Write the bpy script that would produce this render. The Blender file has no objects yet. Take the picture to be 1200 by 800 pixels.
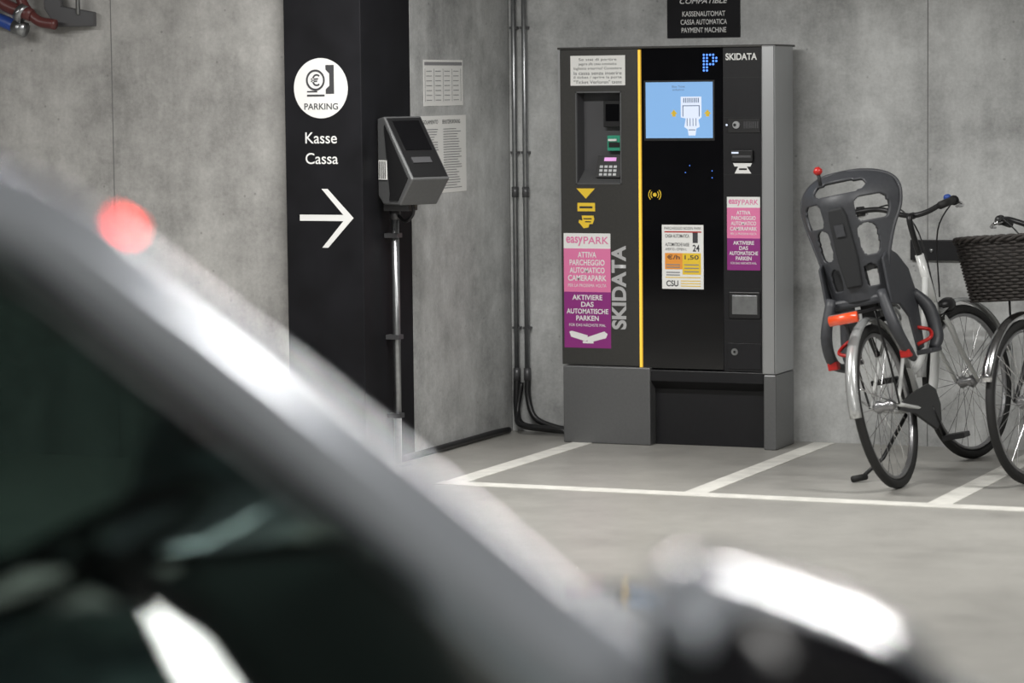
import bpy, math, random
from mathutils import Vector, Matrix
random.seed(4)
V3=Vector
# ------------------------------------------------------------------ materials
def mat(name,col,rough=0.5,metal=0.0,emis=None,es=1.0,coat=0.0,noise=0.0,nscale=30.0,spec=0.5,bump=0.0):
    m=bpy.data.materials.new(name); m.use_nodes=True
    nt=m.node_tree; b=nt.nodes['Principled BSDF']
    b.inputs['Base Color'].default_value=(*col,1); b.inputs['Roughness'].default_value=rough
    b.inputs['Metallic'].default_value=metal; b.inputs['Coat Weight'].default_value=coat
    b.inputs['Specular IOR Level'].default_value=spec
    if emis:
        b.inputs['Emission Color'].default_value=(*emis,1); b.inputs['Emission Strength'].default_value=es
    if noise>0 or bump>0:
        tc=nt.nodes.new('ShaderNodeTexCoord'); n=nt.nodes.new('ShaderNodeTexNoise')
        n.inputs['Scale'].default_value=nscale; n.inputs['Detail'].default_value=5
        nt.links.new(tc.outputs['Object'],n.inputs['Vector'])
        if noise>0:
            r=nt.nodes.new('ShaderNodeValToRGB')
            r.color_ramp.elements[0].position=0.3; r.color_ramp.elements[1].position=0.7
            r.color_ramp.elements[0].color=(*[c*(1-noise) for c in col],1)
            r.color_ramp.elements[1].color=(*[min(1,c*(1+noise)) for c in col],1)
            nt.links.new(n.outputs['Fac'],r.inputs['Fac']); nt.links.new(r.outputs['Color'],b.inputs['Base Color'])
        if bump>0:
            bp=nt.nodes.new('ShaderNodeBump'); bp.inputs['Strength'].default_value=bump; bp.inputs['Distance'].default_value=0.002
            nt.links.new(n.outputs['Fac'],bp.inputs['Height']); nt.links.new(bp.outputs['Normal'],b.inputs['Normal'])
    return m

def concrete(name,dark,light,streak=True,rough=0.75,tint=(1,1,1),spec=0.35):
    m=bpy.data.materials.new(name); m.use_nodes=True; nt=m.node_tree; N=nt.nodes; L=nt.links
    b=N['Principled BSDF']; b.inputs['Roughness'].default_value=rough; b.inputs['Specular IOR Level'].default_value=spec
    g=N.new('ShaderNodeNewGeometry')
    def noise(scale,det,vscale=(1,1,1),rg=0.6):
        mp=N.new('ShaderNodeMapping'); mp.inputs['Scale'].default_value=vscale
        L.new(g.outputs['Position'],mp.inputs['Vector'])
        n=N.new('ShaderNodeTexNoise'); n.inputs['Scale'].default_value=scale; n.inputs['Detail'].default_value=det
        n.inputs['Roughness'].default_value=rg; L.new(mp.outputs['Vector'],n.inputs['Vector']); return n.outputs['Fac']
    def mix(a,bb,f):
        x=N.new('ShaderNodeMath'); x.operation='MULTIPLY_ADD'; x.inputs[1].default_value=f
        L.new(a,x.inputs[0])
        if bb is None: x.inputs[2].default_value=0
        else: L.new(bb,x.inputs[2])
        return x.outputs[0]
    s=mix(noise(1.5,6),None,0.40)
    s=mix(noise(7,8,(1,1,1),0.75),s,0.28)
    s=mix(noise(4.5,6,(1,1,0.16) if streak else (1,1,1),0.65),s,0.22)
    s=mix(noise(70,3),s,0.10)
    r=N.new('ShaderNodeValToRGB'); r.color_ramp.elements[0].position=0.39; r.color_ramp.elements[1].position=0.61
    r.color_ramp.elements[0].color=(dark*tint[0],dark*tint[1],dark*tint[2],1)
    r.color_ramp.elements[1].color=(light*tint[0],light*tint[1],light*tint[2],1)
    L.new(s,r.inputs['Fac'])
    vo=N.new('ShaderNodeTexVoronoi'); vo.inputs['Scale'].default_value=11; L.new(g.outputs['Position'],vo.inputs['Vector'])
    lt=N.new('ShaderNodeMapRange'); lt.inputs['From Min'].default_value=0.04; lt.inputs['From Max'].default_value=0.08
    lt.inputs['To Min'].default_value=0.70 if streak else 0.95; lt.inputs['To Max'].default_value=1.0
    L.new(vo.outputs['Distance'],lt.inputs['Value'])
    mm=N.new('ShaderNodeMix'); mm.data_type='RGBA'; mm.blend_type='MULTIPLY'; mm.inputs['Factor'].default_value=1
    L.new(r.outputs['Color'],mm.inputs[6]); L.new(lt.outputs['Result'],mm.inputs[7])
    L.new(mm.outputs[2],b.inputs['Base Color'])
    bp=N.new('ShaderNodeBump'); bp.inputs['Strength'].default_value=0.3 if streak else 0.05; bp.inputs['Distance'].default_value=0.01
    L.new(s,bp.inputs['Height']); L.new(bp.outputs['Normal'],b.inputs['Normal'])
    return m

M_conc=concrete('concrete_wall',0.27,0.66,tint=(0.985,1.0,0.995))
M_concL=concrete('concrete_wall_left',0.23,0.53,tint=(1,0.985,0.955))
M_floor=concrete('coated_floor',0.30,0.42,streak=False,rough=0.36,tint=(1,0.975,0.91),spec=0.5)
M_ceil=concrete('concrete_ceiling',0.16,0.27)
M_line=mat('line_paint',(0.78,0.77,0.72),0.5,noise=0.12,nscale=12)
M_black=mat('black_paint_wall',(0.008,0.008,0.010),0.6,noise=0.3,nscale=6,spec=0.2)
M_white=mat('white_vinyl',(0.80,0.80,0.79),0.5)
M_paper=mat('paper',(0.84,0.84,0.82),0.6)
M_ink=mat('ink',(0.05,0.05,0.055),0.6)
M_inkg=mat('ink_grey',(0.25,0.25,0.26),0.6)
M_jnt=mat('joint_grey',(0.17,0.17,0.17),0.8)  # plain grey for wall joint lines and the tie plug
M_mgrey=mat('machine_grey',(0.064,0.063,0.060),0.38,metal=0.4,noise=0.06,nscale=80)
M_mgrey2=mat('machine_grey_light',(0.17,0.173,0.177),0.36,metal=0.5,noise=0.05,nscale=80)
M_silver=mat('brushed_aluminium',(0.48,0.49,0.50),0.36,metal=0.75)
M_logo=mat('logo_silver',(0.55,0.55,0.56),0.4,metal=0.3)
M_glass=mat('machine_black_glass',(0.004,0.004,0.005),0.04,coat=0.5)
M_mod=mat('machine_black_module',(0.014,0.014,0.016),0.38,noise=0.1,nscale=50,spec=0.35)
M_recess=mat('recess_grey',(0.07,0.07,0.075),0.5)
M_dark=mat('dark_plastic',(0.012,0.012,0.013),0.4)
M_yel=mat('yellow_led',(0.9,0.6,0.05),0.5,emis=(1.0,0.58,0.08),es=0.5)
M_yelp=mat('yellow_print',(0.85,0.58,0.04),0.5)
M_pinkl=mat('pink_sticker',(0.76,0.20,0.40),0.4)
M_purp=mat('purple_sticker',(0.27,0.03,0.21),0.4)
M_scr=mat('display_blue',(0.1,0.2,0.3),0.2,emis=(0.23,0.42,0.76),es=0.8)
M_scrw=mat('display_white',(0.3,0.3,0.3),0.2,emis=(0.70,0.80,1.0),es=0.8)
M_scrd=mat('display_icon',(0.1,0.1,0.1),0.2,emis=(0.12,0.2,0.35),es=0.6)
M_blue=mat('led_blue',(0.05,0.15,0.6),0.3,emis=(0.10,0.28,1.0),es=1.5)
M_green=mat('card_green',(0.03,0.28,0.18),0.4,emis=(0.04,0.35,0.2),es=0.12)
M_pd=mat('pinpad_display',(0.6,0.3,0.6),0.4,emis=(0.8,0.35,0.75),es=0.5)
M_org=mat('orange_print',(0.85,0.33,0.05),0.5)
M_steel=mat('galvanised_steel',(0.36,0.37,0.38),0.32,metal=0.9,noise=0.1,nscale=40)
M_gpipe=mat('conduit_grey',(0.10,0.10,0.105),0.35,metal=0.4)
M_rubber=mat('rubber',(0.012,0.012,0.012),0.7,bump=0.2,nscale=200)
M_chrome=mat('chrome',(0.65,0.65,0.66),0.16,metal=1.0)
M_alu=mat('rim_aluminium',(0.35,0.35,0.36),0.35,metal=0.9)
M_bwhite=mat('bike_white_paint',(0.66,0.67,0.66),0.25,coat=0.6)
M_bfend=mat('bike_fender_silver',(0.50,0.51,0.51),0.25,metal=0.5)
M_seat=mat('child_seat_grey',(0.042,0.044,0.050),0.5,noise=0.1,nscale=60)
M_seat2=mat('child_seat_pad',(0.016,0.017,0.019),0.75,bump=0.3,nscale=120)
M_red=mat('red_plastic',(0.45,0.018,0.015),0.35)
M_refl=mat('red_reflector',(0.75,0.08,0.02),0.2,coat=0.8,emis=(0.6,0.05,0.01),es=0.2)  # faint emission imitates light thrown back; the reflector is no lamp
M_wick=mat('wicker_dark',(0.022,0.018,0.016),0.6,noise=0.4,nscale=60)
M_car=mat('silver_car_paint',(0.50,0.53,0.58),0.16,metal=0.25,coat=1.0,noise=0.03,nscale=400)
M_cart=mat('car_black_trim',(0.01,0.01,0.012),0.25)
M_cint=mat('car_interior',(0.025,0.025,0.027),0.7)
M_bluet=mat('blue_band',(0.03,0.08,0.35),0.4)
M_rpipe=mat('red_pipe',(0.11,0.03,0.028),0.4)
M_redglow=mat('red_glow',(0.8,0.02,0.01),0.3,emis=(1.0,0.03,0.02),es=12)  # emissive red, only for the added bead on the car pillar
M_lampbody=mat('lamp_housing',(0.5,0.5,0.5),0.4)
def glassmat():
    m=bpy.data.materials.new('car_tinted_glass'); m.use_nodes=True; nt=m.node_tree
    for n in list(nt.nodes):
        if n.type!='OUTPUT_MATERIAL': nt.nodes.remove(n)
    out=nt.nodes['Material Output']
    t=nt.nodes.new('ShaderNodeBsdfTransparent'); t.inputs['Color'].default_value=(0.22,0.29,0.27,1)
    g=nt.nodes.new('ShaderNodeBsdfGlossy'); g.inputs['Roughness'].default_value=0.02; g.inputs['Color'].default_value=(0.9,0.95,0.93,1)
    f=nt.nodes.new('ShaderNodeFresnel'); f.inputs['IOR'].default_value=1.6
    mx=nt.nodes.new('ShaderNodeMixShader')
    nt.links.new(f.outputs[0],mx.inputs[0]); nt.links.new(t.outputs[0],mx.inputs[1]); nt.links.new(g.outputs[0],mx.inputs[2])
    nt.links.new(mx.outputs[0],out.inputs['Surface']); return m
M_cglass=glassmat()

# ------------------------------------------------------------------ geometry helpers
def empty(name,mw):
    e=bpy.data.objects.new(name,None); bpy.context.collection.objects.link(e); e.empty_display_size=0.1
    e.matrix_world=mw; return e
def mk(name,parent,verts,faces,m,smooth=False,xf=None,bevel=0.0):
    if xf: verts=[xf(V3(v)) for v in verts]
    me=bpy.data.meshes.new(name); me.from_pydata([tuple(v) for v in verts],[],faces); me.update()
    me.materials.append(m)
    if smooth:
        for p in me.polygons: p.use_smooth=True
    o=bpy.data.objects.new(name,me); bpy.context.collection.objects.link(o)
    if parent: o.parent=parent
    if bevel>0:
        b=o.modifiers.new('b','BEVEL'); b.width=bevel; b.segments=2; b.limit_method='ANGLE'
    return o
def boxv(a,b):
    x0,y0,z0=a; x1,y1,z1=b
    v=[(x0,y0,z0),(x1,y0,z0),(x1,y1,z0),(x0,y1,z0),(x0,y0,z1),(x1,y0,z1),(x1,y1,z1),(x0,y1,z1)]
    f=[(0,3,2,1),(4,5,6,7),(0,1,5,4),(1,2,6,5),(2,3,7,6),(3,0,4,7)]
    return v,f
def box(name,parent,a,b,m,bevel=0.0,xf=None):
    v,f=boxv(a,b); return mk(name,parent,v,f,m,xf=xf,bevel=bevel)
def catmull(pts,n=6,cyc=False):
    P=[V3(p) for p in pts]; out=[]; L=len(P)
    rng=range(L) if cyc else range(L-1)
    for i in rng:
        p1=P[i]; p2=P[(i+1)%L]
        p0=P[(i-1)%L] if (cyc or i>0) else p1*2-p2
        p3=P[(i+2)%L] if (cyc or i<L-2) else p2*2-p1
        for k in range(n):
            t=k/n
            out.append(0.5*((2*p1)+(-p0+p2)*t+(2*p0-5*p1+4*p2-p3)*t*t+(-p0+3*p1-3*p2+p3)*t**3))
    if not cyc: out.append(P[-1])
    return out
def sweepv(pts,r,seg=8,cyc=False,ell=1.0,up=None):
    P=[V3(p) for p in pts]; n=len(P); R=r if isinstance(r,(list,tuple)) else [r]*n
    verts=[];faces=[]; nrm=None
    for i in range(n):
        if cyc: t=(P[(i+1)%n]-P[(i-1)%n]).normalized()
        else: t=(P[min(i+1,n-1)]-P[max(i-1,0)]).normalized()
        if nrm is None:
            a=up if up else (V3((0,0,1)) if abs(t.z)<0.9 else V3((1,0,0)))
            nrm=(a-t*a.dot(t)).normalized()
        else: nrm=(nrm-t*nrm.dot(t)).normalized()
        b=t.cross(nrm)
        for k in range(seg):
            a=2*math.pi*k/seg
            verts.append(P[i]+nrm*(math.cos(a)*R[i])+b*(math.sin(a)*R[i]*ell))
    m=n if cyc else n-1
    for i in range(m):
        for k in range(seg):
            j=(i+1)%n
            faces.append((i*seg+k,i*seg+(k+1)%seg,j*seg+(k+1)%seg,j*seg+k))
    if not cyc:
        faces.append(tuple(range(seg))[::-1]); faces.append(tuple((n-1)*seg+k for k in range(seg)))
    return verts,faces
def tube(name,parent,pts,r,m,seg=10,smooth=0,cyc=False,xf=None,ell=1.0,up=None):
    if smooth:
        pts2=catmull(pts,smooth,cyc)
        if isinstance(r,(list,tuple)):
            rr=[]; 
            for i in range(len(r)-1):
                for k in range(smooth): rr.append(r[i]+(r[i+1]-r[i])*k/smooth)
            rr.append(r[-1]); r=rr
        pts=pts2
    v,f=sweepv(pts,r,seg,cyc,ell,up); return mk(name,parent,v,f,m,smooth=True,xf=xf)
def merge(parts):
    V=[];F=[]
    for v,f in parts:
        o=len(V); V+=list(v); F+=[tuple(i+o for i in q) for q in f]
    return V,F
def plate(name,parent,O,U,W,t,m,bevel=0.0):
    O=V3(O);U=V3(U);W=V3(W); n=U.cross(W).normalized()*t
    v=[O,O+U,O+U+W,O+W,O+n,O+U+n,O+U+W+n,O+W+n]
    f=[(0,3,2,1),(4,5,6,7),(0,1,5,4),(1,2,6,5),(2,3,7,6),(3,0,4,7)]
    return mk(name,parent,v,f,m,bevel=bevel)
def plates(name,parent,O,u,w,rects,t,m):
    O=V3(O);u=V3(u);w=V3(w); n=u.cross(w).normalized()*t; parts=[]
    for (a,b,c,d) in rects:
        v=[O+u*a+w*c,O+u*b+w*c,O+u*b+w*d,O+u*a+w*d]; v+= [q+n for q in v]
        parts.append((v,[(0,3,2,1),(4,5,6,7),(0,1,5,4),(1,2,6,5),(2,3,7,6),(3,0,4,7)]))
    V,F=merge(parts); return mk(name,parent,V,F,m)
def poly(name,parent,O,u,w,pts,t,m,bevel=0.0):
    O=V3(O);u=V3(u);w=V3(w);n=u.cross(w).normalized()*t; k=len(pts)
    area=sum(pts[i][0]*pts[(i+1)%k][1]-pts[(i+1)%k][0]*pts[i][1] for i in range(k))
    if area<0: pts=pts[::-1]
    v=[O+u*a+w*b for a,b in pts]; v+=[q+n for q in v]
    f=[tuple(range(k))[::-1],tuple(range(k,2*k))]+[(i,(i+1)%k,(i+1)%k+k,i+k) for i in range(k)]
    return mk(name,parent,v,f,m,bevel=bevel)
def disc(name,parent,O,u,w,r,t,m,seg=48,rin=0):
    pts=[(math.cos(2*math.pi*i/seg)*r,math.sin(2*math.pi*i/seg)*r) for i in range(seg)]
    if rin==0: return poly(name,parent,O,u,w,pts,t,m)
    O=V3(O);u=V3(u);w=V3(w);n=u.cross(w).normalized()*t
    v=[O+u*a+w*b+n for a,b in pts]+[O+u*a*rin/r+w*b*rin/r+n for a,b in pts]
    return mk(name,parent,v,[(i,(i+1)%seg,(i+1)%seg+seg,i+seg) for i in range(seg)],m)
def txt(name,parent,s,O,U,W,m,off=0.0,t=0.0006,shear=0.0,fit=True):
    cu=bpy.data.curves.new('tmp','FONT'); cu.body=s; cu.offset=off; cu.shear=shear; cu.align_x='CENTER'
    ob=bpy.data.objects.new('tmp',cu); bpy.context.collection.objects.link(ob)
    bpy.context.view_layer.update()
    dg=bpy.context.evaluated_depsgraph_get()
    me=bpy.data.meshes.new_from_object(ob.evaluated_get(dg))
    bpy.data.objects.remove(ob)
    vs=[v.co.copy() for v in me.vertices]
    if not vs: return None
    x0=min(v.x for v in vs);x1=max(v.x for v in vs);y0=min(v.y for v in vs);y1=max(v.y for v in vs)
    O=V3(O);U=V3(U);W=V3(W);n=U.cross(W).normalized()*t
    for v in me.vertices:
        v.co=O+U*((v.co.x-x0)/(x1-x0))+W*((v.co.y-y0)/(y1-y0))+n
    me.materials.clear(); me.materials.append(m)
    o=bpy.data.objects.new(name,me); bpy.context.collection.objects.link(o); o.parent=parent
    return o
def torusv(c,R,r,e1,e2,ax,n=64,seg=8,rz=None):
    c=V3(c);e1=V3(e1);e2=V3(e2);ax=V3(ax); rz=rz or r; v=[];f=[]
    for i in range(n):
        a=2*math.pi*i/n; d=e1*math.cos(a)+e2*math.sin(a)
        for k in range(seg):
            b=2*math.pi*k/seg; v.append(c+d*(R+r*math.cos(b))+ax*(rz*math.sin(b)))
    for i in range(n):
        for k in range(seg):
            j=(i+1)%n; f.append((i*seg+k,j*seg+k,j*seg+(k+1)%seg,i*seg+(k+1)%seg))
    return v,f
I4=Matrix.Identity(4)
def T(x,y,z): return Matrix.Translation((x,y,z))

# ------------------------------------------------------------------ room
CX=-0.401; COLY=-1.645; CEIL=2.75
box('floor',None,(-7,-20,-0.1),(9,0.3,0),M_floor)
box('ceiling',None,(-7,-20,CEIL),(9,0.3,CEIL+0.2),M_ceil)
box('wall_back',None,(CX-0.02,0,0),(9,0.3,CEIL),M_conc)
box('wall_side',None,(CX-0.374+0.02,-1.14,0),(CX,0.0,CEIL),M_conc)
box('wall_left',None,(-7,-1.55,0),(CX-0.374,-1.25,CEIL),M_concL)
box('wall_right',None,(9,-20,0),(9.2,0.3,CEIL),M_conc)
box('wall_front',None,(-7,-20.2,0),(9,-20,CEIL),M_conc)
box('wall_far_left',None,(-7.2,-20,0),(-7,-1.25,CEIL),M_conc)
col=empty('black_column',I4)
box('column_body',col,(CX-0.374,COLY,0),(CX,-1.14,CEIL),M_black,bevel=0.004)
X_=(1,0,0);Z_=(0,0,1);Yv=(0,1,0)
def kx(px): return -0.775+(px-337)*0.004156
def kz(py): return 1.68-(py-102.5)/268
yk=COLY-0.0005
disc('sign_disc',col,(kx(380),yk,kz(103.5)),X_,Z_,0.131,0.001,M_white,64)
txt('sign_parking',col,'PARKING',(kx(360.5),yk-0.0015,kz(128.5)),(kx(400)-kx(360.5),0,0),(0,0,7.5/268),M_ink,off=0.012)
disc('sign_coin',col,(kx(374),yk-0.0015,kz(94)),X_,Z_,0.046,0.001,M_ink,40,rin=0.037)
txt('sign_euro',col,'€',(kx(368.5),yk-0.0015,kz(101)),(kx(379)-kx(368.5),0,0),(0,0,14/268),M_ink,off=0.01)
poly('sign_slot',col,(kx(386),yk-0.0015,kz(110)),X_,Z_,[(0,0),(.04,0),(.04,.125),(0,.125),(0,.105),(.018,.088),(.018,.035),(0,.02)],0.001,M_ink)
plates('sign_hand',col,(kx(364),yk-0.0015,kz(113)),X_,Z_,[(0,.085,0,.008),(0,.05,.018,.024)],0.001,M_ink)
txt('sign_kasse',col,'Kasse',(kx(361),yk-0.001,kz(168)),(kx(398)-kx(361),0,0),(0,0,13/268),M_white,off=0.006)
txt('sign_cassa',col,'Cassa',(kx(361),yk-0.001,kz(192)),(kx(399)-kx(361),0,0),(0,0,13/268),M_white,off=0.006)
def seg2(a,b,w):
    dx,dy=b[0]-a[0],b[1]-a[1]; L=math.hypot(dx,dy); nx,ny=-dy/L*w/2,dx/L*w/2
    return [(a[0]+nx,a[1]+ny),(b[0]+nx,b[1]+ny),(b[0]-nx,b[1]-ny),(a[0]-nx,a[1]-ny)]
def A(px,py): return (kx(px),kz(py))
poly('sign_arrow_shaft',col,(0,yk,0),X_,Z_,seg2(A(353,255),A(411,255),0.027),0.0012,M_white)
poly('sign_arrow_head_a',col,(0,yk,0),X_,Z_,[A(379,221),A(386,221),A(416,255),A(410,260),A(407,255)],0.0014,M_white)
poly('sign_arrow_head_b',col,(0,yk,0),X_,Z_,[A(379,290),A(386,290),A(416,255),A(410,250),A(407,255)],0.0016,M_white)
box('trim_joint_right',None,(1.675,-0.001,0),(1.679,0.001,CEIL),M_jnt)
box('trim_joint_left',None,(-1.702,-1.551,0),(-1.698,-1.549,CEIL),M_jnt)
box('trim_joint_side',None,(CX-0.001,-0.012,0),(CX+0.001,-0.008,CEIL),M_jnt)
fm=empty('floor_markings',I4)
box('line_long',fm,(0.05,-1.925,0),(9,-1.825,0.002),M_line)
for i,x in enumerate([0.11,1.19,2.22,3.3,4.4,5.5]):
    box('line_bay_%d'%i,fm,(x-0.05,-1.825,0),(x+0.05,-0.02,0.002),M_line)
tp=empty('formwork_tie_plug',I4)
disc('plug',tp,(1.20,-.0005,.66),X_,Z_,.014,.0015,M_jnt,20)

# ------------------------------------------------------------------ payment machine
pm=empty('parking_payment_machine',T(0,-0.35,0))
def X(px): return (px-658)*0.0041968
def Z(py): return (524-py)/252.5
def R(name,x0,x1,y0,y1,d,m,t=0.002,bevel=0.0):
    return plate(name,pm,(X(x0),-d,Z(y1)),(X(x1)-X(x0),0,0),(0,0,Z(y0)-Z(y1)),t,m,bevel)
def B(name,x0,x1,y0,y1,ya,yb,m,bevel=0.003):
    return box(name,pm,(X(x0),ya,Z(y1)),(X(x1),yb,Z(y0)),m,bevel)
def TX(name,s,x0,x1,y0,y1,d,m,off=0.0,shear=0.0):
    return txt(name,pm,s,(X(x0),-d,Z(y1)),(X(x1)-X(x0),0,0),(0,0,Z(y0)-Z(y1)),m,off=off,shear=shear)
B('panel_top',658,752,58,109,0,.28,M_mgrey,0)
B('panel_left',658,678.5,109,216,0,.28,M_mgrey,0)
B('panel_mid',731,752,109,216,0,.28,M_mgrey,0)
B('panel_low',658,752,216,431,0,.28,M_mgrey,0)
B('panel_edge',657,659.5,58,431,-.004,.28,M_silver,0.001)
B('recess_back',678.5,731,109,216,.09,.28,M_recess,0)
plate('recess_left_liner',pm,(X(678.6),0.002,Z(216)),(0,.088,0),(0,0,Z(109)-Z(216)),0.003,M_recess)
plate('recess_right_liner',pm,(X(730.8),.09,Z(216)),(0,-.088,0),(0,0,Z(109)-Z(216)),0.003,M_mod)
poly('recess_sill',pm,(X(678.7),0,Z(216)),(0,1,0),(0,0,1),[(0,0),(.09,0),(.09,.06)],X(730.7)-X(678.7),M_mgrey2)
plates('recess_rim',pm,(0,-.0004,0),X_,Z_,[(X(677.5),X(732),Z(109.5),Z(108)),(X(677.5),X(678.7),Z(217),Z(108)),(X(730.8),X(732),Z(217),Z(108)),(X(677.5),X(732),Z(217),Z(215.8))],.002,M_mgrey2)
B('card_screen',706,727,119,150,.05,.09,M_dark,.004)
R('card_screen_glass',709,725,123,143,-.0495,M_glass)
B('card_reader',710,727,160,178,.055,.09,M_green,.003)
B('card_reader_mouth',712,725,168,174,.05,.06,M_dark,.002)
B('card_slot',712,722,164,166.5,.045,.056,M_white,0)
poly('pinpad',pm,(X(699),0,Z(209)),(0,1,0),(0,0,1),[(.02,0),(.09,.0),(.09,.1),(.055,.1)],X(728)-X(699),M_dark)
def pp(u,v,off=0.001): return (X(700)+u,.02+.035*(v/.1)-off,Z(209)+v)
kp=[]
for i in range(3):
    for j in range(4):
        u=.012+j*.023; v=.008+i*.018
        a=V3(pp(u,v,.002)); b=V3(pp(u+.016,v,.002)); c=V3(pp(u+.016,v+.011,.002)); d=V3(pp(u,v+.011,.002))
        kp.append(([a,b,c,d],[(0,1,2,3)]))
Vv,Ff=merge(kp); mk('pinpad_keys',pm,Vv,Ff,M_silver)
a=V3(pp(.03,.075,.002));b=V3(pp(.09,.075,.002));c=V3(pp(.09,.092,.002));d=V3(pp(.03,.092,.002))
mk('pinpad_display',pm,[a,b,c,d],[(0,1,2,3)],M_pd)
R('notice_top',672,737,66,101,0.0,M_paper,.0015)
lines=['Se stai di partire','pagare alla cassa automatica','biglietto smarrito? Contattare','la cassa senza inserire','il ticket / aprire la porta','"Ticket Verloren" taste']
for i,l in enumerate(lines):
    ins=2 if i>1 else 8
    TX('notice_text_%d'%i,l,674+ins,735-ins,69+i*5.2,72.8+i*5.2,0.0016,M_ink)
poly('icon_triangle',pm,(0,0,0),X_,Z_,[(X(678),Z(222)),(X(700),Z(222)),(X(689),Z(234))],.001,M_yelp)
R('icon_card',679,700,239,249,0,M_yelp,.001)
R('icon_card_slot',681.5,697,243,245.5,0.001,M_mgrey,.0005)
poly('icon_hand',pm,(0,0,0),X_,Z_,[(X(a),Z(b)) for a,b in [(684,254),(698,254),(699,258),(697,264),(693,264),(692,268),(686,269),(683,265),(680,262),(681,259),(685,260)]],.001,M_yelp)
plates('icon_hand_card',pm,(0,-.001,0),X_,Z_,[(X(686),X(696),Z(258.5),Z(257)),(X(688),X(695),Z(262),Z(260.7))],.0006,M_mgrey)
R('sticker_white',662,718,275,293,0,M_white,.0012)
R('sticker_pink',662,718,293,344.5,0,M_pinkl,.0012)
R('sticker_purple',662,718,344.5,411,0,M_purp,.0012)
s=.0014
TX('sticker_easy','easy',665,685,279,290,s,M_pinkl,off=.02)
TX('sticker_park','PARK',686,716,279,287.5,s,M_pinkl,off=.01)
for i,(l,w) in enumerate([('ATTIVA',22),('PARCHEGGIO',42),('AUTOMATICO',42),('CAMERAPARK',46)]):
    TX('sticker_it_%d'%i,l,690-w/2,690+w/2,297+i*9.2,303.8+i*9.2,s,M_white,off=.018)
TX('sticker_it_small','PER LA PROSSIMA VOLTA',667,713,335,338.6,s,M_white)
for i,(l,w) in enumerate([('AKTIVIERE',36),('DAS',15),('AUTOMATISCHE',50),('PARKEN',27)]):
    TX('sticker_de_%d'%i,l,690-w/2,690+w/2,348+i*8.2,354+i*8.2,s,M_white,off=.018)
TX('sticker_de_small','FÜR DAS NÄCHSTE MAL',668,712,381.5,385.5,s,M_white)
poly('sticker_camera_a',pm,(0,0,0),X_,Z_,[(X(a),Z(b)) for a,b in [(668,392),(671,391),(690,396),(690,402),(687,403),(670,398)]],s+.0003,M_white)
poly('sticker_camera_b',pm,(0,0,0),X_,Z_,[(X(a),Z(b)) for a,b in [(690,398),(710,391),(714,394),(712,399),(694,404),(690,403)]],s+.0004,M_white)
R('sticker_camera_c',684,697,403,405.5,s,M_white,.0003)
txt('logo_vertical',pm,'SKIDATA',(X(736.5),-.0003,Z(388)),(0,0,Z(289)-Z(388)),(-(X(736.5)-X(719)),0,0),M_logo,off=.035)
B('yellow_strip',752.3,754.8,60,432,-.004,.2,M_yel,0)
B('centre_glass',755.4,850,58,433,.003,.28,M_glass,.002)
B('right_module',850.6,895.5,57,434,.0,.28,M_mod,.002)
for i,y in enumerate([93,139,205,229,337,374,399,433]): R('module_seam_%d'%i,851,895,y,y+.8,.0,M_dark,.0006)
B('right_profile',896,912,57,436,-.02,.25,M_silver,.006)
R('right_profile_groove',910.2,911,58,435,.020,M_dark,.0005)
B('top_cap',657,912,56,58.5,-.01,.28,M_mgrey,.002)
B('base_left',662,766,432,523.9,-.025,.25,M_mgrey2,.006)
B('base_centre',766,898,446,523.9,.05,.25,M_mod,.003)
B('base_lip',755.4,897,434.5,448,-.01,.25,M_mod,.004)
B('base_right',898,912.3,436.5,523.9,-.025,.25,M_mgrey2,.006)
poly('base_lip_slope',pm,(X(766),0,Z(458)),(0,1,0),(0,0,1),[(.05,0),(.05,.04),(-.01,.04)],X(898)-X(766),M_dark)
R('display_frame',759,841,96,166,-.002,M_dark,.002)
R('display',761,839,98,163,-.0005,M_scr,.0015)
TX('display_title','Bitte Ticket\neinfuehren',792,807,102,108,.0012,M_scrd)
yd=.0012
poly('display_paper',pm,(0,-yd,0),X_,Z_,[(X(a),Z(b)) for a,b in [(802,115),(826,115),(826,139),(821,143),(802,139)]],.0003,M_scrw)
plates('display_bars',pm,(0,-yd-.0004,0),X_,Z_,[(X(805+k*2.4),X(806.2+k*2.4),Z(122),Z(116.5)) for k in range(8)]+[(X(804),X(824),Z(126),Z(125)),(X(804),X(805),Z(138),Z(126)),(X(823),X(824),Z(138),Z(126))],.0003,M_scrd)
poly('display_hand',pm,(0,-yd,0),X_,Z_,[(X(a),Z(b)) for a,b in [(808,139),(822,139),(824,150),(820,152),(819,160),(811,160),(810,153),(806,150)]],.0004,M_scrw)
plates('display_hand_lines',pm,(0,-yd-.0004,0),X_,Z_,[(X(809+k*3.4),X(809.8+k*3.4),Z(149),Z(140)) for k in range(4)]+[(X(811),X(819),Z(154),Z(153))],.0003,M_scrd)
poly('display_arrow_l',pm,(0,-yd,0),X_,Z_,[(X(a),Z(b)) for a,b in [(790,135),(794,130),(798,135),(796,135),(796,138),(792,138),(792,135)]],.0004,M_yelp)
poly('display_arrow_r',pm,(0,-yd,0),X_,Z_,[(X(a),Z(b)) for a,b in [(829,135),(833,130),(837,135),(835,135),(835,138),(831,138),(831,135)]],.0004,M_yelp)
pat=['11110','11011','11011','11110','11000','11000']
parts=[]
for r_,row in enumerate(pat):
    for c_,ch in enumerate(row):
        if ch=='1':
            cx=X(829+c_*3.6); cz=Z(67+r_*3.6); k=12; rad=.0050
            parts.append(([V3((cx+rad*math.cos(2*math.pi*i/k),-.001,cz+rad*math.sin(2*math.pi*i/k))) for i in range(k)],[tuple(range(k))]))
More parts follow.
